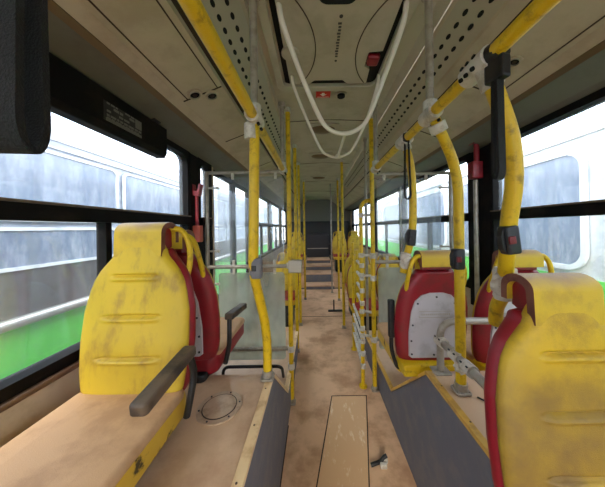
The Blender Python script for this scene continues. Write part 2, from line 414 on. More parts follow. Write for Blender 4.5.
for o in bpy.data.objects:
    if o.name.startswith('perforated_strip'):
        o['label'] = 'grey strip of dark oval holes in the ceiling above the %s yellow rail' % ('left' if o.data.vertices[0].co.x < 0 else 'right')
        del o['group']

# air nozzles and speaker grille on the ducts
def duct_pt(s, t, y):
    """point on the underside of a duct, t from outer (0) to inner (1) edge, with its downward normal"""
    A = Vector((BC+s*.955, y, 2.372)); B = Vector((BC+s*.72, y, 2.462)); u = B-A; n = Vector((-u.z, 0, u.x)).normalized()
    return A+u*t, (n if n.z < 0 else -n)
def nozzle(s, t, y, label, r=.03):
    p, n = duct_pt(s, t, y)
    root = thing('air_nozzle', label, 'air vent', p, 0, 'round air nozzles in the ceiling ducts')
    q = n
    b = MB(); b.tube([q*-.003, q*.006], r*1.45, 24); b.build('plate', 'duct', root)
    b = MB(); b.tube([q*.006, q*.013], r, 24, cap=False); b.tube([q*.013, q*.004], r*.9, 24, cap=False); b.build('ring', 'perf', root)
    b = MB(); b.disc(q*.0055, q, r*.88, .002, 20); b.build('bore', 'hole', root)
    b = MB(); b.tube([q*.004, q*.012], r*.42, 16); b.build('dial', 'seam', root)
nozzle(-1, .66, 1.40, 'inner round air nozzle of the pair above the left window')
nozzle(-1, .34, 1.34, 'outer round air nozzle of the pair above the left window')
nozzle(1, .80, 1.16, 'inner round air nozzle beside the right yellow rail')
nozzle(1, .52, 1.13, 'outer round air nozzle beside the right yellow rail', .022)
nozzle(-1, .62, 2.5, 'round air nozzle farther back in the left ceiling duct')

b = MB(); p = Vector((BC-.69, .87, 2.49)); q = Vector((BC-.60, .87, 2.56))
A = Vector((BC-.695, 0, 2.500)); B = Vector((BC-.655, 0, 2.543)); u = B-A; n = Vector((u.z, 0, -u.x)).normalized()
if n.z > 0: n = -n
g = MB(); A2 = A+n*.014; B2 = B+n*.014; g.prism([(A.x, A.z), (B.x, B.z), (B2.x, B2.z), (A2.x, A2.z)], 1, .70, .93)
gr = tag(g.build('speaker_grille', 'duct', bevel=.004), 'small slotted cream grille beside the left yellow rail', 'grille')
g = MB()
for k in range(6):
    y = .80+.018*k; P, Q = A+u*.2+n*.0145, A+u*.8+n*.0145
    g.add([(P.x, y, P.z), (Q.x, y, Q.z), (Q.x, y+.008, Q.z), (P.x, y+.008, P.z)], [(0, 1, 2, 3)])
g.build('slots', 'hole', gr)

# ------------------------------------------------------------------ roof hatch
def rrect(x0, x1, y0, y1, r, n=6):
    o = []
    for cx, cy, a0 in ((x1-r, y1-r, 0), (x0+r, y1-r, 90), (x0+r, y0+r, 180), (x1-r, y0+r, 270)):
        for k in range(n+1):
            a = math.radians(a0+90*k/n); o.append((cx+r*math.cos(a), cy+r*math.sin(a)))
    return o
hx0, hx1, hy0, hy1 = -.27, .52, 1.00, 1.80
hz = 2.715
hatch = thing('roof_hatch', 'large cream roof hatch with rounded frame in the middle of the ceiling', 'hatch', ((hx0+hx1)/2, (hy0+hy1)/2, hz))
def loc(pts): return [(x-(hx0+hx1)/2, y-(hy0+hy1)/2) for x, y in pts]
def frame_ring(b, o1, o2, z0, z1, mi=0):
    n = len(o1)
    vs = [(x, y, z0) for x, y in o1]+[(x, y, z0) for x, y in o2]+[(x, y, z1) for x, y in o1]+[(x, y, z1) for x, y in o2]
    fs = []
    for i in range(n):
        j = (i+1) % n
        fs += [(i, j, n+j, n+i), (2*n+i, 3*n+i, 3*n+j, 2*n+j), (i, 2*n+i, 2*n+j, j), (n+i, n+j, 3*n+j, 3*n+i)]
    b.add(vs, fs, mi)
b = MB(); frame_ring(b, loc(rrect(hx0, hx1, hy0, hy1, .07)), loc(rrect(hx0+.05, hx1-.05, hy0+.05, hy1-.06, .05)), -.035, .0)
b.build('frame', 'ceiling', hatch, bevel=.006)
b = MB(); b.prism(loc(rrect(hx0+.045, hx1-.045, hy0+.045, hy1-.055, .05)), 2, -.006, .0); b.build('recess', 'hole', hatch)
b = MB()
lid = [(hx0+.095, hy0+.06), (hx1-.085, hy0+.06), (hx1-.085, 1.40), (hx1-.17, 1.41), (hx1-.17, 1.53), (hx1-.13, 1.56), (hx1-.12, hy1-.09), (hx1-.26, hy1-.085), (hx1-.30, hy1-.13), (hx0+.28, hy1-.13), (hx0+.24, hy1-.085), (hx0+.10, hy1-.09)]
b.prism(loc(lid), 2, -.03, -.006); b.build('lid', 'ceiling', hatch, bevel=.008)
b = MB(); b.prism(loc(rrect(.03, .22, .98, 1.10, .05)), 2, -.034, -.03); b.build('vent_slot', 'hole', hatch)
b = MB()
for cx, a0 in ((-.50, -38), (.79, 142)):
    pts = [(cx-.125+.52*math.cos(math.radians(a0+76*k/16)), 1.38-1.40+.52*math.sin(math.radians(a0+76*k/16)), -.031) for k in range(17)]
    b.tube(pts, .003, 6)
b.build('moulded_line', 'seam', hatch)
b = MB(); b.tube([(hx0+.135-.125, .0, -.03), (hx0+.135-.125, .0, -.045)], .055, 20); b.build('boss', 'ceiling', hatch)
b = MB(); b.box(hx1-.165-.125, hx1-.09-.125, .03, .11, -.05, -.012); b.build('lever', 'red_paint', hatch, bevel=.012)
b = MB()
for k in range(12): b.box(.018 if k % 3 else .014, .034, -.20+k*.021, -.20+k*.021+.012, -.0312, -.03)
b.disc((.026, -.235, -.03), (0, 0, -1), .010, .002, 12); b.disc((.026, .075, -.03), (0, 0, -1), .008, .002, 12)
b.build('lettering', 'print', hatch)

# red emergency sticker with a white mark, and the knob beside it
b = MB(); b.box(-.06, .06, -.045, .045, -.002, 0)
st = tag(b.build('sticker', 'sticker_red', loc=(.085, 1.90, 2.7165)), 'red sticker with a white mark on the ceiling behind the roof hatch', 'sticker')
b = MB(); b.add([(-.03, -.008, -.0026), (0, .024, -.0026), (.03, -.008, -.0026), (.012, -.008, -.0026), (.012, -.026, -.0026), (-.012, -.026, -.0026), (-.012, -.008, -.0026)], [tuple(range(7))])
b.box(-.05, .05, .031, .036, -.0026, -.002); b.build('symbol', 'white', st)
kn = thing('ceiling_fitting', 'small dark round fitting on the ceiling beside the red sticker', 'fitting', (.235, 1.90, 2.715))
b = MB(); b.tube([(0, 0, 0), (0, 0, -.008)], .048, 20); b.build('plate', 'ceiling', kn)
b = MB(); b.tube([(0, 0, -.008), (0, 0, -.022)], .032, 16); b.build('button', 'hole', kn)

# ceiling lamps (unlit, oval) farther back
for i, (y, lab) in enumerate(((2.55, 'nearer oval dark ceiling lamp behind the roof hatch'), (3.5, 'second oval ceiling lamp, farther behind the roof hatch'), (5.0, 'farthest oval ceiling lamp, towards the rear of the bus'))):
    r = thing('ceiling_lamp', lab, 'ceiling lamp', (.10, y, 2.72), 0, 'unlit oval ceiling lamps')
    b = MB(); b.prism(loc([(x+.125, yy+1.40) for x, yy in rrect(-.18, .18, -.14, .14, .03)]), 2, -.016, -.002); b.build('base_plate', 'perf', r, bevel=.004)
    b = MB(); rings = []
    for k in range(6):
        a = PI/2*k/5; rings.append([(.14*math.cos(a)*math.cos(t*PI/12), .10*math.cos(a)*math.sin(t*PI/12), -.016-.03*math.sin(a)) for t in range(24)])
    b.ring(rings); b.build('cover', 'bronze', r)

# white U-shaped grab loops under the hatch with the bar that links them
def loopbar(name, pts, label):
    b = MB(); b.tube(spline(pts, 8), .0135 if pts[0][1] < 1.3 else .0105, 12); o = b.build(name, 'white_tube'); return tag(o, label, 'grab loop')
loopbar('grab_loop', [(-.16, 1.10, 2.69), (-.14, 1.13, 2.60), (-.05, 1.27, 2.42), (.04, 1.38, 2.27), (.10, 1.42, 2.215), (.19, 1.44, 2.195), (.28, 1.42, 2.215), (.335, 1.38, 2.27), (.40, 1.27, 2.44), (.45, 1.13, 2.60), (.46, 1.10, 2.69)], 'larger white U-shaped tube hanging from the front of the roof hatch')
loopbar('grab_loop', [(-.15, 1.62, 2.69), (-.13, 1.64, 2.60), (-.03, 1.78, 2.40), (.06, 1.88, 2.25), (.12, 1.91, 2.21), (.19, 1.92, 2.195), (.26, 1.91, 2.21), (.32, 1.88, 2.25), (.40, 1.78, 2.40), (.46, 1.64, 2.60), (.47, 1.62, 2.69)], 'thinner-looking white U-shaped tube hanging behind the larger one')
b = MB(); b.tube([(.20, 1.445, 2.195), (.20, 1.915, 2.195)], .010, 10); b.tube([(.20, 1.90, 2.18), (.20, 1.90, 2.21)], .02, 10)
tag(b.build('link_bar', 'white_tube'), 'short white bar joining the two U-shaped tubes at their lowest points', 'bar')

# ------------------------------------------------------------------ yellow overhead rails with risers
ZR = 2.10
def tee(b, c, r=.034, h=.05, axis=(0, 1, 0)):
    t = Vector(axis); c = Vector(c); b.tube([c-t*h, c-t*h*.9, c+t*h*.9, c+t*h], r, 14)
    # bolts
    for k in (-.55, .55): b.tube([c+t*h*k+Vector((r*.6, 0, -r*.9)), c+t*h*k+Vector((r*.75, 0, -r*1.2))], .007, 8, 1)
def rail(x, ya, yb, joints, label):
    root = thing('overhead_rail', label, 'handrail', (x, ya, ZR))
    b = MB(); b.tube([(0, 0, 0), (0, yb-ya, 0)], .0225, 14); b.build('tube', 'yellow', root)
    for y in joints:
        b = MB(); tee(b, (0, y-ya, 0)); b.tube([(0, y-ya, 0), (0, y-ya, .06)], .03, 14); cl = b.build('clamp', ['clamp', 'hole'], root)
        b = MB(); b.tube([(0, y-ya, .055), (0, y-ya, 2.66-ZR)], .017, 12); b.tube([(0, y-ya, 2.63-ZR), (0, y-ya, 2.665-ZR)], .03, 14); b.build('hanger', 'steel', root)
    return root
rail(-.266, -.6, 1.97, (1.03, 1.93), 'long yellow overhead handrail above the left edge of the aisle')
rail(.525, -.6, 1.97, (1.02, 1.93), 'long yellow overhead handrail above the right edge of the aisle')

# ------------------------------------------------------------------ grab poles
def stop_box(root, c, m='box_dark', red=True, tilt=0.):
    b = MB(); b.slab(-.024, .024, -.026, .020, -.048, .048, .012, .008)
    o = b.build('stop_button_box', m, root, loc=c); o.rotation_euler = (0, tilt, 0)
    b = MB(); b.slab(-.020, .002, -.031, -.02, -.012, .014, .004, .003); b.build('button', 'button_red' if red else 'black', o)
    b = MB(); b.prism([(-.032, -.03), (-.024, -.04), (-.024, .04), (-.034, .018)], 1, -.014, .008); b.build('housing_side', m, o)
def tape(root, c, r=.033, h=.05, seed=1):
    rnd = random.Random(seed); b = MB(); rings = []
    for k in range(9):
        z = -h+2*h*k/8; rings.append([(c[0]+(r*(.72+.28*math.sin(PI*k/8))*(1+rnd.uniform(-.14, .2)))*math.cos(j*PI/7), c[1]+(r*(.72+.28*math.sin(PI*k/8))*(1+rnd.uniform(-.14, .2)))*math.sin(j*PI/7), c[2]+z) for j in range(14)])
    b.ring(rings, smooth=False); b.build('wrapping', 'tape', root)
def pole(path, label, r=.0225, m='yellow', base=None, top=None, group=None, smooth='fillet', fr=.12, name='grab_pole'):
    p0 = Vector(path[0]); root = thing(name, label, 'grab pole', p0, 0, group)
    P = [Vector(p)-p0 for p in path]
    b = MB(); b.tube(spline(P, 8) if smooth == 'spline' else fillet(P, fr), r, 14); b.build('tube', m, root)
    if base:
        b = MB(); b.slab(-.035, .035, -.035, .035, 0, .012, .012, .003); b.tube([(0, 0, .01), (0, 0, .045)], r+.006, 14)
        for sx in (-1, 1):
            for sy in (-1, 1): b.disc((sx*.025, sy*.025, .012), (0, 0, 1), .005, .004, 8)
        b.build('base_flange', base, root)
    if top:
        b = MB(); q = P[-1]; b.tube([q-Vector((0, 0, .04)), q-Vector((0, 0, .012)), q], r+.009, 14); b.build('top_flange', top, root)
    return root
# left: from the platform edge, cranked, up to the left rail
p = pole([(-.264, 1.21, PH+.004), (-.264, 1.21, 1.06), (-.292, 1.06, 1.40), (-.28, 1.035, 1.55), (-.267, 1.03, 2.08)], 'cranked yellow pole standing on the left platform edge with a grey button box', base='steel')
stop_box(p, (-.008, -.155, .615), 'riser', False)
b = MB(); b.tube([(-.018, -.18, 1.20), (-.018, -.18, 1.27)], .031, 14); b.build('clamp', 'clamp', p)
# right, nearest: bulging from the rail down to the seat back
p = pole([(.535, .70, 2.075), (.585, .715, 1.99), (.635, .73, 1.87), (.655, .745, 1.74), (.665, .78, 1.60), (.69, .82, 1.47), (.725, .88, 1.34), (.728, .915, 1.27), (.745, .945, 1.195)], 'thick bulging yellow pole ending in pale wrapping beside the large front right seat', r=.0245, smooth='spline')
stop_box(p, (.125, .075, -.525), tilt=-.12)
tape(p, (.178, .155, -.695), .042, .06, 3)
b = MB(); b.tube([(-.01, -.035, .024), (-.01, .07, .024)], .034, 16); b.tube([(-.006, 0, .02), (.02, 0, -.05)], .031, 14)
for dy in (.0, .03, .055):
    b.tube([(-.036, dy, .012), (-.046, dy, .006)], .007, 8, 1); b.tube([(-.03, dy, .042), (-.042, dy, .046)], .007, 8, 1)
b.build('clamp', ['clamp', 'hole'], p)
# right, second: cranked, down to the right platform
p = pole([(.69, 1.09, PH+.004), (.69, 1.09, 1.87), (.545, 1.02, 2.08)], 'yellow pole standing on the right platform with a black button box', base='steel', fr=.13)
stop_box(p, (-.02, -.02, .64))
b = MB(); b.tube([(-.135, -.065, 1.26), (-.115, -.055, 1.225)], .036, 14); b.build('clamp', 'clamp', p)
tape(p, (0, 0, .12), .028, .03, 5)
# right, third: bulging, down to the back of the first red seat
p = pole([(.53, 1.32, 2.075), (.565, 1.33, 1.96), (.58, 1.34, 1.80), (.578, 1.35, 1.58), (.555, 1.38, 1.42), (.54, 1.40, 1.32)], 'thin bulging yellow pole joining the first red seat back at right', r=.0215, smooth='spline')
stop_box(p, (.04, .03, -.54), red=False, tilt=.1)
tape(p, (.02, .06, -.68), .034, .05, 8)
b = MB(); b.tube([(-.005, -.05, .022), (-.005, .05, .022)], .036, 14); b.tube([(-.003, 0, .02), (.01, 0, -.03)], .03, 14); b.build('clamp', 'clamp', p)
# full height poles along the aisle
for (x, y, zt, lab) in ((-.235, 2.08, 2.70, 'full-height yellow pole at the aisle end of the left acrylic partition'),
                        (.565, 2.23, 2.70, 'full-height yellow pole at the aisle end of the right partition'),
                        (-.25, 2.95, 2.68, 'yellow floor-to-ceiling pole next behind the left partition pole'),
                        (-.26, 3.75, 2.68, 'yellow floor-to-ceiling pole beyond the left door'),
                        (-.24, 5.1, 2.68, 'farthest yellow pole on the left side of the aisle'),
                        (.44, 3.62, 2.68, 'yellow floor-to-ceiling pole just beyond the runged barrier'),
                        (.51, 5.0, 2.68, 'farthest yellow pole on the right side of the aisle')):
    p = pole([(x, y, 0), (x, y, zt)], lab, base='steel', top='clamp', r=.0215)
    if y < 2.5:
        for z in ((.34, .50, 1.26) if x < 0 else (.5, 1.10, 1.32)):
            b = MB(); b.tube([(0, 0, z-.025), (0, 0, z+.025)], .031, 12); b.build('clamp', 'clamp', p)
for (x, y, z0, lab) in ((-.18, 2.3, 1.9, 'grey upright tube beside the first full-height pole at left'), (.62, 2.75, 0, 'grey floor-to-ceiling tube among the right-hand poles'), (.40, 5.6, 0, 'grey upright tube near the rear steps, right of the aisle')):
    if z0: continue
    pole([(x, y, 0), (x, y, 2.68)], lab, r=.017, m='steel', base='steel', top='steel', name='grey_pole')

# ------------------------------------------------------------------ runged barrier and gate on the right of the aisle
bar = thing('rung_barrier', 'yellow and grey barrier of short rungs along the right of the aisle', 'barrier', (.46, 2.28, 0))
for (dx, dy, h) in ((0, 0, 1.80), (.03, .70, 1.40)):
    b = MB(); top = [(dx, dy, 0), (dx, dy, h), (dx+.035, dy, h+.06), (dx+.10, dy-.02, h+.07)] if dy == 0 else [(dx, dy, 0), (dx, dy, h)]
    b.tube(fillet(top, .05), .019, 12); b.tube([(dx, dy, 0), (dx, dy, .015)], .04, 14); b.build('post', 'yellow', bar)
for k in range(9):
    z = .22+k*.125
    if k in (4,): continue
    b = MB(); b.tube([(0, 0, z), (.012, .32, z+.0), (.03, .70, z)] if k < 4 else [(0, 0, z), (.012, .30, z)], .0155, 10)
    b.tube([(0, -.02, z-.02), (0, -.02, z+.02)], .025, 10); b.build('rung', 'clamp', bar)
b = MB(); b.tube([(.012, .31, .75), (.012, .31, 1.34)], .015, 10); b.build('inner_post', 'yellow', bar)
for z in (.52, .76, 1.12, 1.32, 1.72):
    b = MB(); b.tube([(0, 0, z), (.085, -.04, z)], .013, 10); b.tube([(0, 0, z-.022), (0, 0, z+.022)], .026, 10); b.build('bridge', 'clamp', bar)

# small black floor bracket at the barrier's far end
fb = thing('floor_bracket', 'small black bracket standing on the aisle floor before the rear steps', 'bracket', (.36, 4.35, 0))
b = MB(); b.slab(-.13, .14, -.03, .03, 0, .025, .01, .005); b.build('base_plate', 'black', fb)
b = MB(); b.tube([(-.02, .0, .02), (-.02, .0, .22)], .012, 10); b.build('post', 'black', fb)

# ------------------------------------------------------------------ acrylic partitions across each side behind the platforms
def partition(xw, xe, y, label, box):
    s = 1 if xe > xw else -1
    root = thing('acrylic_partition', label, 'partition', (xw+s*.06, y, .28))
    W = xe-xw-s*.06; z = lambda q: q-.28
    b = MB(); b.tube([(0, 0, 0), (0, 0, z(2.13))], .018, 12); b.tube([(0, 0, 0), (0, 0, .012)], .035, 12); b.build('wall_post', 'steel', root)
    for nm, zz, r in (('top_rail', 2.12, .015), ('middle_rail', 1.255, .018), ('lower_rail', .50, .020)):
        b = MB(); b.tube([(0, 0, z(zz)), (W-s*.02, 0, z(zz))], r, 12); b.build(nm, 'steel', root)
    x0, x1 = sorted((s*.10, W-s*.05))
    b = MB(); b.prism([(x, q) for x, q in rrect(x0, x1, z(1.30), z(2.08), .03)], 1, -.003, .003); b.build('clear_panel', 'acrylic', root)
    b = MB(); b.prism([(x, q) for x, q in rrect(x0, x1, z(.40), z(1.20), .03)], 1, -.003, .003); b.build('frosted_panel', 'frosted', root)
    for zz in (1.98, 1.40, 1.10, .62):
        b = MB(); b.tube([(0, 0, z(zz)), (s*.11, 0, z(zz))], .008, 8); b.tube([(s*.10, -.012, z(zz)), (s*.10, .012, z(zz))], .014, 10); b.build('panel_clip', 'clamp', root)
    for xx, zz in ((s*.24, 2.09), (W-s*.12, 2.09), (s*.24, 1.28), (W-s*.14, 1.28), (s*.24, 1.22), (W-s*.14, 1.22)):
        b = MB(); b.box(xx-.012, xx+.012, -.012, .012, z(zz)-.035, z(zz)+.035); b.build('panel_clip', 'clamp', root, bevel=.004)
    if box:
        b = MB(); b.box(W-s*.01, W+s*.11, -.06, .03, z(1.255)-.055, z(1.255)+.055); b.build('end_box', 'perf', root, bevel=.008)
partition(XL, -.235, 2.085, 'grey-framed acrylic partition with frosted lower panel behind the left red seat', True)
partition(XR, .565, 2.235, 'grey-framed acrylic partition behind the two red seats at right', False)
# black tube frame low in the left well
b = MB(); b.tube(fillet([(-.80, 1.93, .28), (-.80, 1.93, .43), (-.30, 1.93, .43), (-.30, 2.02, .28)], .06), .013, 10)
tag(b.build('foot_rail', 'black'), 'low black tube rail in front of the left partition', 'rail')

# ------------------------------------------------------------------ grey U rail on the right platform
r = thing('guard_rail', 'grey bent guard rail on the right platform behind the front right seat', 'rail', (.68, 1.25, PH))
b = MB(); b.tube(fillet([(0, 0, 0), (0, 0, .275), (.62, 0, .275), (.62, 0, 0)], .09), .019, 12); b.build('hoop', 'steel', r)
b = MB(); b.tube([(0, 0, .17), (0, -.02, .17), (-.02, -.46, .17)], .019, 12); b.tube([(-.02, -.46, .17), (-.02, -.46, 0)], .017, 10); b.build('side_bar', 'steel', r)
for c in ((0, -.01, .17), (-.006, -.15, .17), (-.012, -.25, .17)):
    b = MB(); b.tube([Vector(c)-Vector((0, .03, 0)), Vector(c)+Vector((0, .03, 0))], .028, 12)
    for k in (-.02, .02): b.tube([Vector(c)+Vector((-.02, k, .018)), Vector(c)+Vector((-.026, k, .023))], .004, 8, 1)
    b.build('clamp', ['tape', 'screw'], r)
for x in (0, .62):
    b = MB(); b.slab(x-.045, x+.045, -.04, .04, 0, .008, .01, .002)
    for sx in (-1, 1): b.disc((x+sx*.032, 0, .008), (0, 0, 1), .006, .003, 8)
    b.build('base_flange', 'steel', r)
b = MB(); b.tube(spline([(.74, 1.05, .806), (.80, .98, .806), (.88, .93, .806), (.97, .91, .806), (1.05, .93, .806)], 6), .004, 8)
tag(b.build('cable', 'black'), 'thin dark cable lying on the right platform', 'cable')

# ------------------------------------------------------------------ seats
HB = .70
WID = [(0, .170), (.015, .188), (.04, .201), (.10, .211), (.22, .217), (.34, .212), (.42, .196), (.46, .184), (.50, .162), (.53, .138), (.556, .115), (.580, .104), (.606, .084), (.64, .076)]
def lerp(tab, h):
    for (a, va), (c, vc) in zip(tab, tab[1:]):
        if h <= c:
            t = (h-a)/(c-a); t = t*t*(3-2*t) if False else t; return va+(vc-va)*t
    return tab[-1][1]
def lean(h): return .085*(h/HB)**1.25
def back_loft(off, t, extra, hmax, ridges, n=36, rows=150):
    """upholstered shell: closed section rings stacked by height"""
    rings = []
    for i in range(rows+1):
        h = hmax*i/rows; w = lerp(WID, h)+extra; yc = lean(h)+off; ed = min(1, min(h, hmax-h)/.02+.35)
        fr, bk = [], []
        for j in range(n+1):
            u = -1+2*j/n; u = math.sin(u*PI/2)**1 if False else u
            u = math.copysign(1-(1-abs(u))**1.6, u)
            k = (1-abs(u)**5)**.5*ed; x = u*w
            y = yc-t*k
            if ridges:
                y += .012*(1-(u)**2)*0
                for hz, hw in ((.475, .085), (.318, .10), (.165, .11)):
                    if abs(x) < hw+.012:
                        e = max(0, min(1, (hw+.012-abs(x))/.02)); dz = (h-hz)
                        y -= .010*e*math.exp(-((dz+.006)/.007)**2); y += .016*e*math.exp(-((dz-.006)/.0055)**2)
                y -= .012*math.exp(-((h-.2)/.10)**2)*(1-u*u)
            fr.append((x, y, h)); bk.append((x, yc+t*k, h))
        rings.append(fr+bk[::-1][1:-1])
    return rings
def build_seat(label, loc, rz, dirty=False, arm=None, group=None, pedestal=0., cushion='cushion_tan', side='cushion_side', loops=(-1, 1)):
    """faces -y locally; origin at the foot of the backrest"""
    root = thing('bus_seat', label, 'seat', loc, rz, group)
    b = MB(); b.ring(back_loft(0, .032, 0, .635, True)); b.build('backrest', 'seat_dirty' if dirty else 'seat_yellow', root)
    b = MB(); b.ring(back_loft(.030, .046, .009, .585, False)); sh = b.build('back_shell', 'seat_red', root)
    # headrest: a curled sheet with a hollow dark red core
    def curl(tail, y0, y1, h0, h1):
        rr = (y1-y0)/2; cy = (y0+y1)/2; o = [(y0-.005, h0)]
        for k in range(11):
            a = PI-PI*k/10; o.append((cy+rr*math.cos(a), h1-rr*.75+rr*.75*math.sin(a)))
        o.append((y1, h0+tail)); return o
    out = curl(.05, .0405, .160, .558, HB); inn = curl(.05, .066, .136, .558, HB-.025)
    b = MB(); n = len(out); vs = []
    for x in (-.098, .098): vs += [(x, y, h) for y, h in out]+[(x, y, h) for y, h in inn]
    fs = []
    for i in range(n-1):
        fs += [(i, i+1, 2*n+i+1, 2*n+i), (n+i, 3*n+i, 3*n+i+1, n+i+1)]
    b.add(vs, fs, 0, True)
    fs = []
    for i in range(n-1): fs += [(i, n+i, n+i+1, i+1), (2*n+i, 2*n+i+1, 3*n+i+1, 3*n+i)]
    for i in (0, n-1): fs.append((i, 2*n+i, 3*n+i, n+i))
    b.add(vs, fs, 1)
    b.build('headrest', ['cap_yellow', 'cap_edge'], root)
    b = MB(); b.prism(curl(.03, .0605, .1375, .56, HB-.0225), 0, -.080, .080); b.build('headrest_core', 'seat_red', root)
    # grey back cover with screws and plate
    cov = [(-.15, .05), (-.135, .04), (.135, .04), (.15, .05), (.155, .20), (.145, .33), (.125, .40), (.09, .435), (.04, .45), (-.04, .45), (-.09, .435), (-.125, .40), (-.145, .33), (-.155, .20)]
    def bsurf(h): return lean(h)+.030+.046
    b = MB(); vs = [(x, bsurf(h)-.004, h) for x, h in cov]+[(x*.985, bsurf(h)+.006, h) for x, h in cov]; n = len(cov)
    b.add(vs, [(i, (i+1) % n, n+(i+1) % n, n+i) for i in range(n)]); 
    hs = sorted(set(h for _, h in cov))
    b.add(vs[n:], [tuple(range(n))])
    g = b.build('back_cover', 'shell_grey', root)
    for x, h in ((0, .425), (-.11, .385), (.11, .385), (-.135, .25), (.135, .25), (-.14, .15), (.14, .15), (-.135, .065), (.135, .065), (0, .06)):
        y = bsurf(h)+.006; b = MB(); b.tube([(x, y-.004, h), (x, y+.004, h)], .006, 8); b.build('screw', 'screw', g)
    b = MB()
    for x0, x1, h0, h1 in ((-.10, .10, .335, .338), (-.10, .10, .297, .300), (-.10, -.097, .297, .338), (.097, .10, .297, .338)):
        b.box(x0, x1, bsurf(h0)+.004, bsurf(h0)+.0095, h0, h1)
    for k in range(14): b.box(-.085+k*.0125, -.078+k*.0125, bsurf(.31)+.004, bsurf(.31)+.009, .312, .324)
    b.build('plate', 'perf', g)
    # yellow grab loops on both shoulders
    for s in loops:
        b = MB(); b.tube(spline([(s*.085, .130, .665), (s*.115, .136, .668), (s*.145, .138, .636), (s*.163, .136, .575), (s*.170, .120, .515), (s*.168, .10, .46)], 7), .0125, 10); b.build('grab_handle', 'yellow', root)
    # cushion
    b = MB(); b.slab(-.21, .21, -.47, .03, -.005, .035, .05, .018, crown=.006); b.build('cushion', cushion, root)
    b = MB(); b.slab(-.205, .205, -.465, .05, -.085, .012, .05, .02); b.build('cushion_shell', side, root)
    if pedestal:
        b = MB(); b.slab(-.16, .16, -.36, .09, -pedestal, -.06, .03, .01); b.build('pedestal', 'black', root)
    if arm:
        s, mode = arm
        if mode == 'down':
            b = MB(); b.slab(-.026, .026, -.135, .135, -.018, .018, .014, .008)
            o = b.build('armrest', 'armpad', root, loc=(s*.247, -.155, .19)); o.rotation_euler = (.10, 0, 0)
            b = MB(); b.tube(fillet([(s*.0, .12, -.0), (s*.008, .135, -.10), (s*.0, .115, -.17), (s*-.02, .11, -.26)], .05), .013, 10); b.build('bracket', 'black', o)
        else:
            b = MB(); b.slab(-.02, .02, -.018, .018, -.12, .12, .01, .008)
            o = b.build('armrest', 'black', root, loc=(s*.235, .02, .26))
            b = MB(); b.tube(fillet([(0, 0, -.10), (s*.004, 0, -.20), (s*-.03, .0, -.31), (s*-.07, 0, -.33)], .06), .013, 10); b.build('bracket', 'black', o)
    return root
ZL = .935
front_left = build_seat('yellow-fronted seat beside the left window, facing us with tan cushion and lowered armrest', (-.735, .90, ZL), 0, arm=(1, 'down'), pedestal=ZL-PH)
front_right = build_seat('large soiled yellow seat at the right edge, facing us', (.752, .635, .742), 0, dirty=True, loops=(1,)); front_right.scale = (1.06, 1, 1)
red_left = build_seat('red-backed seat directly behind the left yellow seat, facing away', (-.745, 1.265, ZL-.035), PI, arm=(-1, 'down'), pedestal=ZL-.035-PH, side='seat_red')
red_a = build_seat('red-backed seat with grey cover nearest the aisle at right, facing away', (.715, 1.475, .755), PI, arm=(1, 'up'), pedestal=.0, side='cushion_side')
red_b = build_seat('red-backed seat with grey cover beside the right window, facing away', (1.175, 1.425, .755), PI, side='cushion_side')
# yellow bases under the right-hand pair
for (x, y, nm, lab) in ((.715, 1.42, 'seat_base', 'yellow metal base frame under the red seat nearest the aisle'), (1.175, 1.40, 'seat_base', 'yellow metal base frame under the red seat by the right window')):
    root = red_a if x < 1 else red_b
    b = MB(); b.box(-.2, .2, -.14, .13, -.05, .02); b.build('base_frame', 'yellow', root, bevel=.01)
# seats farther down the bus
FAR = 'seats farther down the bus'
def floor_seat(loc, rz, label):
    o = dup(front_left, loc, rz, label, group=FAR)
    for c in list(o.children):
        if c.name.startswith(('pedestal', 'armrest')):
            for k in list(c.children): bpy.data.objects.remove(k)
            bpy.data.objects.remove(c)
        elif c.name.startswith('cushion') and not c.name.startswith('cushion_shell'): c.material_slots[0].link = 'OBJECT'; c.material_slots[0].material = M['seat_red']
    return o
for (x, y, z, rz, lab) in ((.712, 3.54, .47, 0, 'yellow seat with red cushion behind the runged barrier, nearest the aisle'),
                        (1.168, 3.54, .47, 0, 'yellow seat behind the right partition, beside the window'),
                        (-.53, 4.02, .47, 0, 'yellow seat beyond the left door, nearest the aisle'),
                        (.78, 4.45, .47, 0, 'yellow seat in the second row behind the runged barrier'),
                        (-.53, 4.9, .47, 0, 'yellow aisle seat in the second row beyond the left door')):
    o = floor_seat((x, y, z), rz, lab)
    b = MB(); b.box(-.15, .15, -.34, -.02, -z, -.075); b.build('pedestal', 'black', o, bevel=.01)

# ------------------------------------------------------------------ rear steps, raised rear floor and seats
st = [(5.90, .10), (6.30, .33), (6.85, .45), (7.4, .56)]
prof = [(5.90, -.06)]; z = 0
for y, zz in st: prof += [(y, z), (y, zz)]; z = zz
prof += [(Y1, z), (Y1, -.06)]
b = MB(); b.prism(prof, 0, -.30, .48); struct(b.build('floor_steps', 'floor'))
b = MB(); z = 0
for y, zz in st:
    b.box(-.30, .48, y-.006, y, z+.005, zz-.025); z = zz
struct(b.build('trim_10', 'riser'))
for s, (xa, xb) in (('left', (XL, -.30)), ('right', (.48, XR))):
    b = MB(); b.box(xa, xb, 6.30, Y1, -.06, .33); struct(b.build('floor_rear_'+s, 'floor'))
REAR = 'seats on the raised rear floor'
for i, (x, y, lab) in enumerate(((-.56, 6.75, 'seat on the raised rear floor, left of the steps'), (.712, 6.7, 'seat on the raised rear floor, right of the steps'), (1.168, 6.7, 'seat on the raised rear floor, against the right windows'))):
    o = dup(floor_seat((x, y, .80), 0, lab), (x, y, .80), 0, lab, group=REAR) if False else floor_seat((x, y, .80), 0, lab)
    o['group'] = REAR
    b = MB(); b.box(-.15, .15, -.34, -.02, -.44, -.075); b.build('pedestal', 'black', o, bevel=.01)
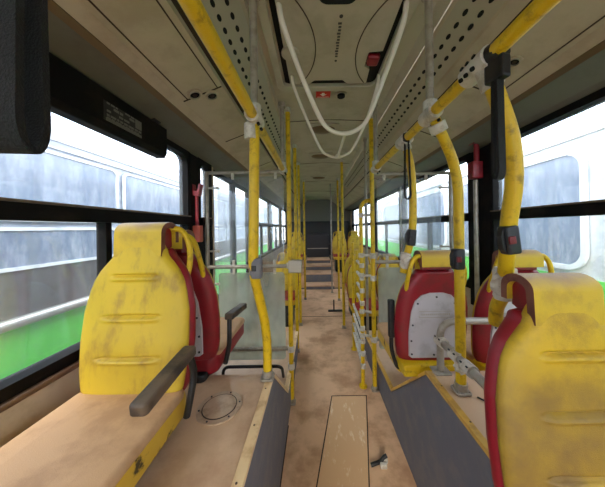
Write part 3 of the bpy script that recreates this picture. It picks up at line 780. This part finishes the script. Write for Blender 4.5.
eng = thing('engine_cover', 'tall black engine housing at the far end of the aisle', 'engine housing', (.10, 8.3, .56))
b = MB(); b.box(-.40, .38, -.25, .36, 0, .82); b.build('body', 'darkbox', eng, bevel=.03)
b = MB(); b.box(-.38, .36, -.262, -.25, .30, .33); b.build('strip', 'steel', eng)
bench = thing('rear_bench', 'dark bench seat across the rear wall', 'bench', (.17, 8.86, .56))
b = MB(); b.slab(-1.15, 1.15, -.16, .10, 0, .42, .04, .03); b.build('cushion', 'darkbox', bench)
b = MB(); b.slab(-1.15, 1.15, -.02, .10, .42, 1.30, .04, .03); b.build('backrest', 'darkbox', bench)

# ------------------------------------------------------------------ hanging straps
def strap(x, y, zb, label, w=.042, face=0., block=True, open_=.03):
    root = thing('hand_strap', label, 'hand strap', (x, y, ZR), face)
    L = ZR-zb; b = MB(); pts = []
    for k in range(5): pts.append((-open_*(.55+.45*k/4), -L+.05+(L-.05)*(1-k/4)))
    for k in range(1, 12):
        a = PI+PI*k/12; pts.append((open_*math.cos(a), -L+.05+.03*math.sin(a)))
    for k in range(5): pts.append((open_*(1-.45*k/4), -L+.05+(L-.05)*k/4))
    th = .0035; N = len(pts); vs = []
    for i in range(N):
        p = Vector((pts[max(i-1, 0)][0], pts[max(i-1, 0)][1])); q = Vector((pts[min(i+1, N-1)][0], pts[min(i+1, N-1)][1])); t = (q-p).normalized(); nn = Vector((-t.y, t.x))*th
        for sx, sw in ((1, -1), (1, 1), (-1, 1), (-1, -1)):
            vs.append((sw*w/2, pts[i][0]+nn.x*sx, pts[i][1]+nn.y*sx))
    b.add(vs, [(i*4+j, i*4+(j+1) % 4, i*4+4+(j+1) % 4, i*4+4+j) for i in range(N-1) for j in range(4)], 0)
    b.build('loop', 'webbing', root)
    b = MB(); b.tube([(0, -w*.6, 0), (0, w*.6, 0)], .031, 14); b.build('sleeve', 'black', root)
    if block:
        b = MB(); b.box(-w*.62, w*.62, -.028, .028, -.085, -.02); b.build('buckle', 'black', root, bevel=.006)
    return root
strap(-.284, .215, 1.658, 'broad black hand strap in the top left corner, close to us', w=.035, face=.12, open_=.012, block=False)
strap(.532, .655, 1.715, 'black hand strap with a buckle by the nearest right pole', w=.026, face=.25, open_=.008)
strap(.525, 1.28, 1.735, 'thin black hand strap hanging farther along the right rail', w=.026, face=1.0, block=False, open_=.016)

# ------------------------------------------------------------------ black roller box over the left window
rb = thing('display_box', 'long black box along the top of the left window with a pale label', 'box', (XL+.035, .25, 2.075))
b = MB(); b.prism([(-.03, 0), (.03, .0), (.045, .03), (.045, .19), (.02, .205), (-.03, .205)], 1, 0, 1.25); b.build('body', 'rubber', rb, bevel=.006)
b = MB(); b.box(.045, .0465, .80, 1.03, .045, .135); lb = b.build('label', 'black', rb)
b = MB(); rnd = random.Random(4)
for r_, (za, h) in enumerate(((.125, .008), (.108, .012), (.088, .010), (.068, .010), (.050, .014))):
    y = .815
    while y < 1.02:
        w = rnd.uniform(.010, .035)
        if rnd.random() < .8: b.box(.0465, .0472, y, min(y+w, 1.025), za, za+h)
        y += w+.006
b.box(.0465, .0472, .985, 1.028, .085, .132); b.box(.0465, .0472, .81, 1.028, .044, .058); b.build('lettering', 'label', lb)
for y in (.42, 1.16):
    b = MB(); b.box(-.01, .05, y-.03, y+.03, .20, .23); b.tube([(.03, y, .2), (.03, y+.01, .26)], .007, 8); b.build('bracket', 'black', rb, bevel=.005)
b = MB(); b.tube(spline([(.03, 1.16, .22), (.055, 1.15, .28), (.09, 1.10, .30), (.12, 1.05, .325)], 6), .004, 6); b.build('wire', 'black', rb)

# ------------------------------------------------------------------ red emergency hammers on the pillars
def hammer(x, y, s, ztop, zbox, label):
    root = thing('emergency_hammer', label, 'emergency hammer', (x, y, zbox))
    H = ztop-zbox
    b = MB(); b.prism([(-.024, H-.10), (.024, H-.10), (.042, H), (.026, H), (.012, H-.06), (-.012, H-.06), (-.026, H), (-.042, H)], 1, -.03, .02); b.build('fork', 'red_paint', root, bevel=.005)
    if s < 0: root.scale = (1.5, 1.2, 1)
    b = MB(); b.tube([(0, -.012, .05), (0, -.012, H-.06)], .014, 10); b.build('handle', 'red_paint', root)
    b = MB(); b.slab(-.034, .034, -.035, .025, -.07, .07, .01, .008); b.build('holder', 'red_box' if s > 0 else 'red_paint', root)
    return root
hammer(XL+.045, 1.95, 1, 1.99, 1.565, 'red emergency hammer and holder on the left window pillar')
hammer(XR-.05, 1.90, -1, 2.40-.02, 2.06, 'dark red forked hammer holder on the right window pillar')
b = MB(); b.tube([(XR-.05, 1.90, .9), (XR-.05, 1.90, 1.98)], .018, 12); tag(b.build('grey_pole', 'steel'), 'thin grey tube running down the right window pillar', 'pipe')
b = MB(); b.box(XL-.005, XL+.018, 1.885, 2.04, .9, 2.24); b.box(XR-.018, XR+.005, 1.79, 2.03, .9, 2.24); struct(b.build('trim_11', 'rubber'))

# ------------------------------------------------------------------ litter on the aisle floor
lt = thing('torn_scrap', 'small dark torn scrap lying on the aisle floor at the bottom', 'scrap', (.42, 1.52, 0))
b = MB()
pts = [(-.07, -.005, .012), (-.03, .0, .02), (.0, .01, .022), (.02, .02, .035), (.045, .025, .045)]
b.tube(spline(pts, 5), .012, 8, radii=None); b.build('strip', 'black', lt)
b = MB(); b.box(-.01, .035, -.025, .0, .0, .03); b.box(.02, .05, .01, .03, 0, .028); b.build('chunk', 'clamp', lt, bevel=.006)

# ------------------------------------------------------------------ outside: ground and parked buses
b = MB(); b.box(-30, 30, -20, 40, -.5, -.40); struct(b.build('ground', 'asphalt'))
def bus_left():
    x = -2.55
    root = thing('parked_bus', 'grey and green bus parked close outside the left windows', 'bus', (x, 0, -.4))
    z = lambda q: q+.4
    b = MB(); b.box(-2.4, 0, -5, 14, z(-.1), z(.82)); b.build('skirt', 'green', root)
    b = MB(); b.box(-2.4, 0, -5, 14, z(.82), z(1.28)); b.build('waist_panel', 'busdark', root)
    b = MB(); b.box(-2.4, -.02, -5, 14, z(1.28), z(2.42)); b.build('window_band', 'busgrey', root)
    b = MB(); b.prism([(0, z(2.42)), (-.02, z(2.62)), (-.12, z(2.78)), (-.5, z(2.85)), (-1.9, z(2.85)), (-2.28, z(2.78)), (-2.4, z(2.42))], 1, -5, 14); b.build('roof', 'busgrey', root)
    b = MB(); b.tube([(.03, -5, z(.84)), (.03, 14, z(.84))], .045, 12); b.build('guard_rail', 'aluminium', root)
    b = MB(); b.box(0, .008, -5, 14, z(2.50), z(2.53)); b.box(0, .008, -5, 14, z(2.42), z(2.435)); b.build('roof_moulding', 'aluminium', root)
    y = -.5
    while y < 12:
        for z0, z1, nm in ((1.30, 1.62, 'lower_window'), (1.72, 2.36, 'upper_window')):
            b = MB(); b.prism([(p, q) for p, q in rrect(y+.04, y+1.66, z(z0), z(z1), .07)], 0, -.03, .004); w = b.build(nm, 'busglass', root)
            b = MB()
            oo = rrect(y+.01, y+1.69, z(z0)-.025, z(z1)+.025, .09); ii = rrect(y+.045, y+1.655, z(z0)+.005, z(z1)-.005, .065); n = len(oo)
            vs = [(.0, p, q) for p, q in oo]+[(.0, p, q) for p, q in ii]+[(.018, p, q) for p, q in oo]+[(.018, p, q) for p, q in ii]
            fs = []
            for i in range(n):
                j = (i+1) % n; fs += [(2*n+i, 2*n+j, 3*n+j, 3*n+i), (i, j, 2*n+j, 2*n+i), (n+i, 3*n+i, 3*n+j, n+j)]
            b.add(vs, fs); b.build('frame', 'buswhite', w)
        y += 1.75
    b = MB()
    for k in range(12): b.box(-.001, .004, -4+k*1.4, -3.99+k*1.4, z(-.1), z(.8))
    b.build('panel_joints', 'seam', root)
bus_left()
def bus_right():
    x = 2.85
    root = thing('parked_bus', 'white and green bus parked outside the right windows', 'bus', (x, 0, -.4))
    z = lambda q: q+.4
    b = MB(); b.box(0, 2.4, -5, 14, z(-.1), z(1.02)); b.build('skirt', 'green', root)
    b = MB(); b.box(0.01, 2.4, -5, 14, z(1.02), z(2.52)); b.build('window_band', 'buswhite', root)
    b = MB(); b.prism([(0.01, z(2.52)), (.03, z(2.62)), (.16, z(2.70)), (.6, z(2.75)), (1.9, z(2.75)), (2.3, z(2.70)), (2.4, z(2.52))], 1, -5, 14); b.build('roof', 'buswhite', root)
    b = MB(); b.tube([(.0, -5, z(2.54)), (.0, 14, z(2.54))], .012, 8); b.build('gutter', 'aluminium', root)
    for y0, y1 in ((-1.6, .55), (.66, 2.18), (2.36, 4.75), (4.9, 7.0), (7.15, 9.3), (9.45, 11.6)):
        b = MB(); b.prism([(p, q) for p, q in rrect(y0+.05, y1-.05, z(1.14), z(2.38), .16)], 0, -.002, .03); w = b.build('window', 'busglass', root)
        oo = rrect(y0, y1, z(1.09), z(2.43), .2); ii = rrect(y0+.055, y1-.055, z(1.145), z(2.375), .155); n = len(oo)
        vs = [(.0, p, q) for p, q in oo]+[(.0, p, q) for p, q in ii]+[(-.03, p, q) for p, q in oo]+[(-.03, p, q) for p, q in ii]
        fs = []
        for i in range(n):
            j = (i+1) % n; fs += [(2*n+i, 2*n+j, 3*n+j, 3*n+i), (i, j, 2*n+j, 2*n+i), (n+i, 3*n+i, 3*n+j, n+j)]
        b = MB(); b.add(vs, fs); b.build('frame', 'buswhite', w)
bus_right()

# ------------------------------------------------------------------ world, sun, camera
wd = bpy.data.worlds.new('World'); SC.world = wd; wd.use_nodes = True
N = wd.node_tree.nodes; L = wd.node_tree.links; bg = N['Background']
tc = N.new('ShaderNodeTexCoord'); nz = N.new('ShaderNodeTexNoise'); nz.inputs['Scale'].default_value = 2.6; nz.inputs['Detail'].default_value = 6
L.new(tc.outputs['Generated'], nz.inputs['Vector'])
cr = N.new('ShaderNodeValToRGB'); cr.color_ramp.elements[0].position = .42; cr.color_ramp.elements[0].color = (.72, .84, 1, 1)
cr.color_ramp.elements[1].position = .6; cr.color_ramp.elements[1].color = (1, .99, .97, 1)
L.new(nz.outputs['Fac'], cr.inputs[0]); L.new(cr.outputs[0], bg.inputs[0]); bg.inputs[1].default_value = 5.0
sd = bpy.data.lights.new('sun', 'SUN'); sd.energy = 5.5; sd.angle = math.radians(25); sd.color = (1, .88, .72)
so = bpy.data.objects.new('sun', sd); COL.objects.link(so)
so.rotation_euler = (Vector((-.12, -1, .62))).to_track_quat('Z', 'Y').to_euler()

cam = bpy.data.cameras.new('camera'); co = bpy.data.objects.new('camera', cam); COL.objects.link(co); SC.camera = co
cam.sensor_width = 36; cam.sensor_fit = 'HORIZONTAL'; cam.lens = 36*227/605; cam.clip_start = .02
cam.shift_x = -(315-302.5)/605; cam.shift_y = -(243.5-228)/605
ro = .015
Rv = Vector((math.cos(ro), 0, -math.sin(ro))); Uv = Vector((math.sin(ro), 0, math.cos(ro))); Bv = Vector((0, -1, 0))
co.matrix_world = Matrix(((Rv.x, Uv.x, Bv.x, 0), (Rv.y, Uv.y, Bv.y, 0), (Rv.z, Uv.z, Bv.z, 1.6), (0, 0, 0, 1)))

vs = SC.view_settings; SC.display_settings.display_device = 'sRGB'
vs.view_transform = 'Standard'; vs.look = 'None'; vs.gamma = 1; vs.use_curve_mapping = False; vs.exposure = 0.55
cy = SC.cycles; cy.use_denoising = True; cy.max_bounces = 10; cy.diffuse_bounces = 6; cy.transparent_max_bounces = 24; cy.sample_clamp_indirect = 6
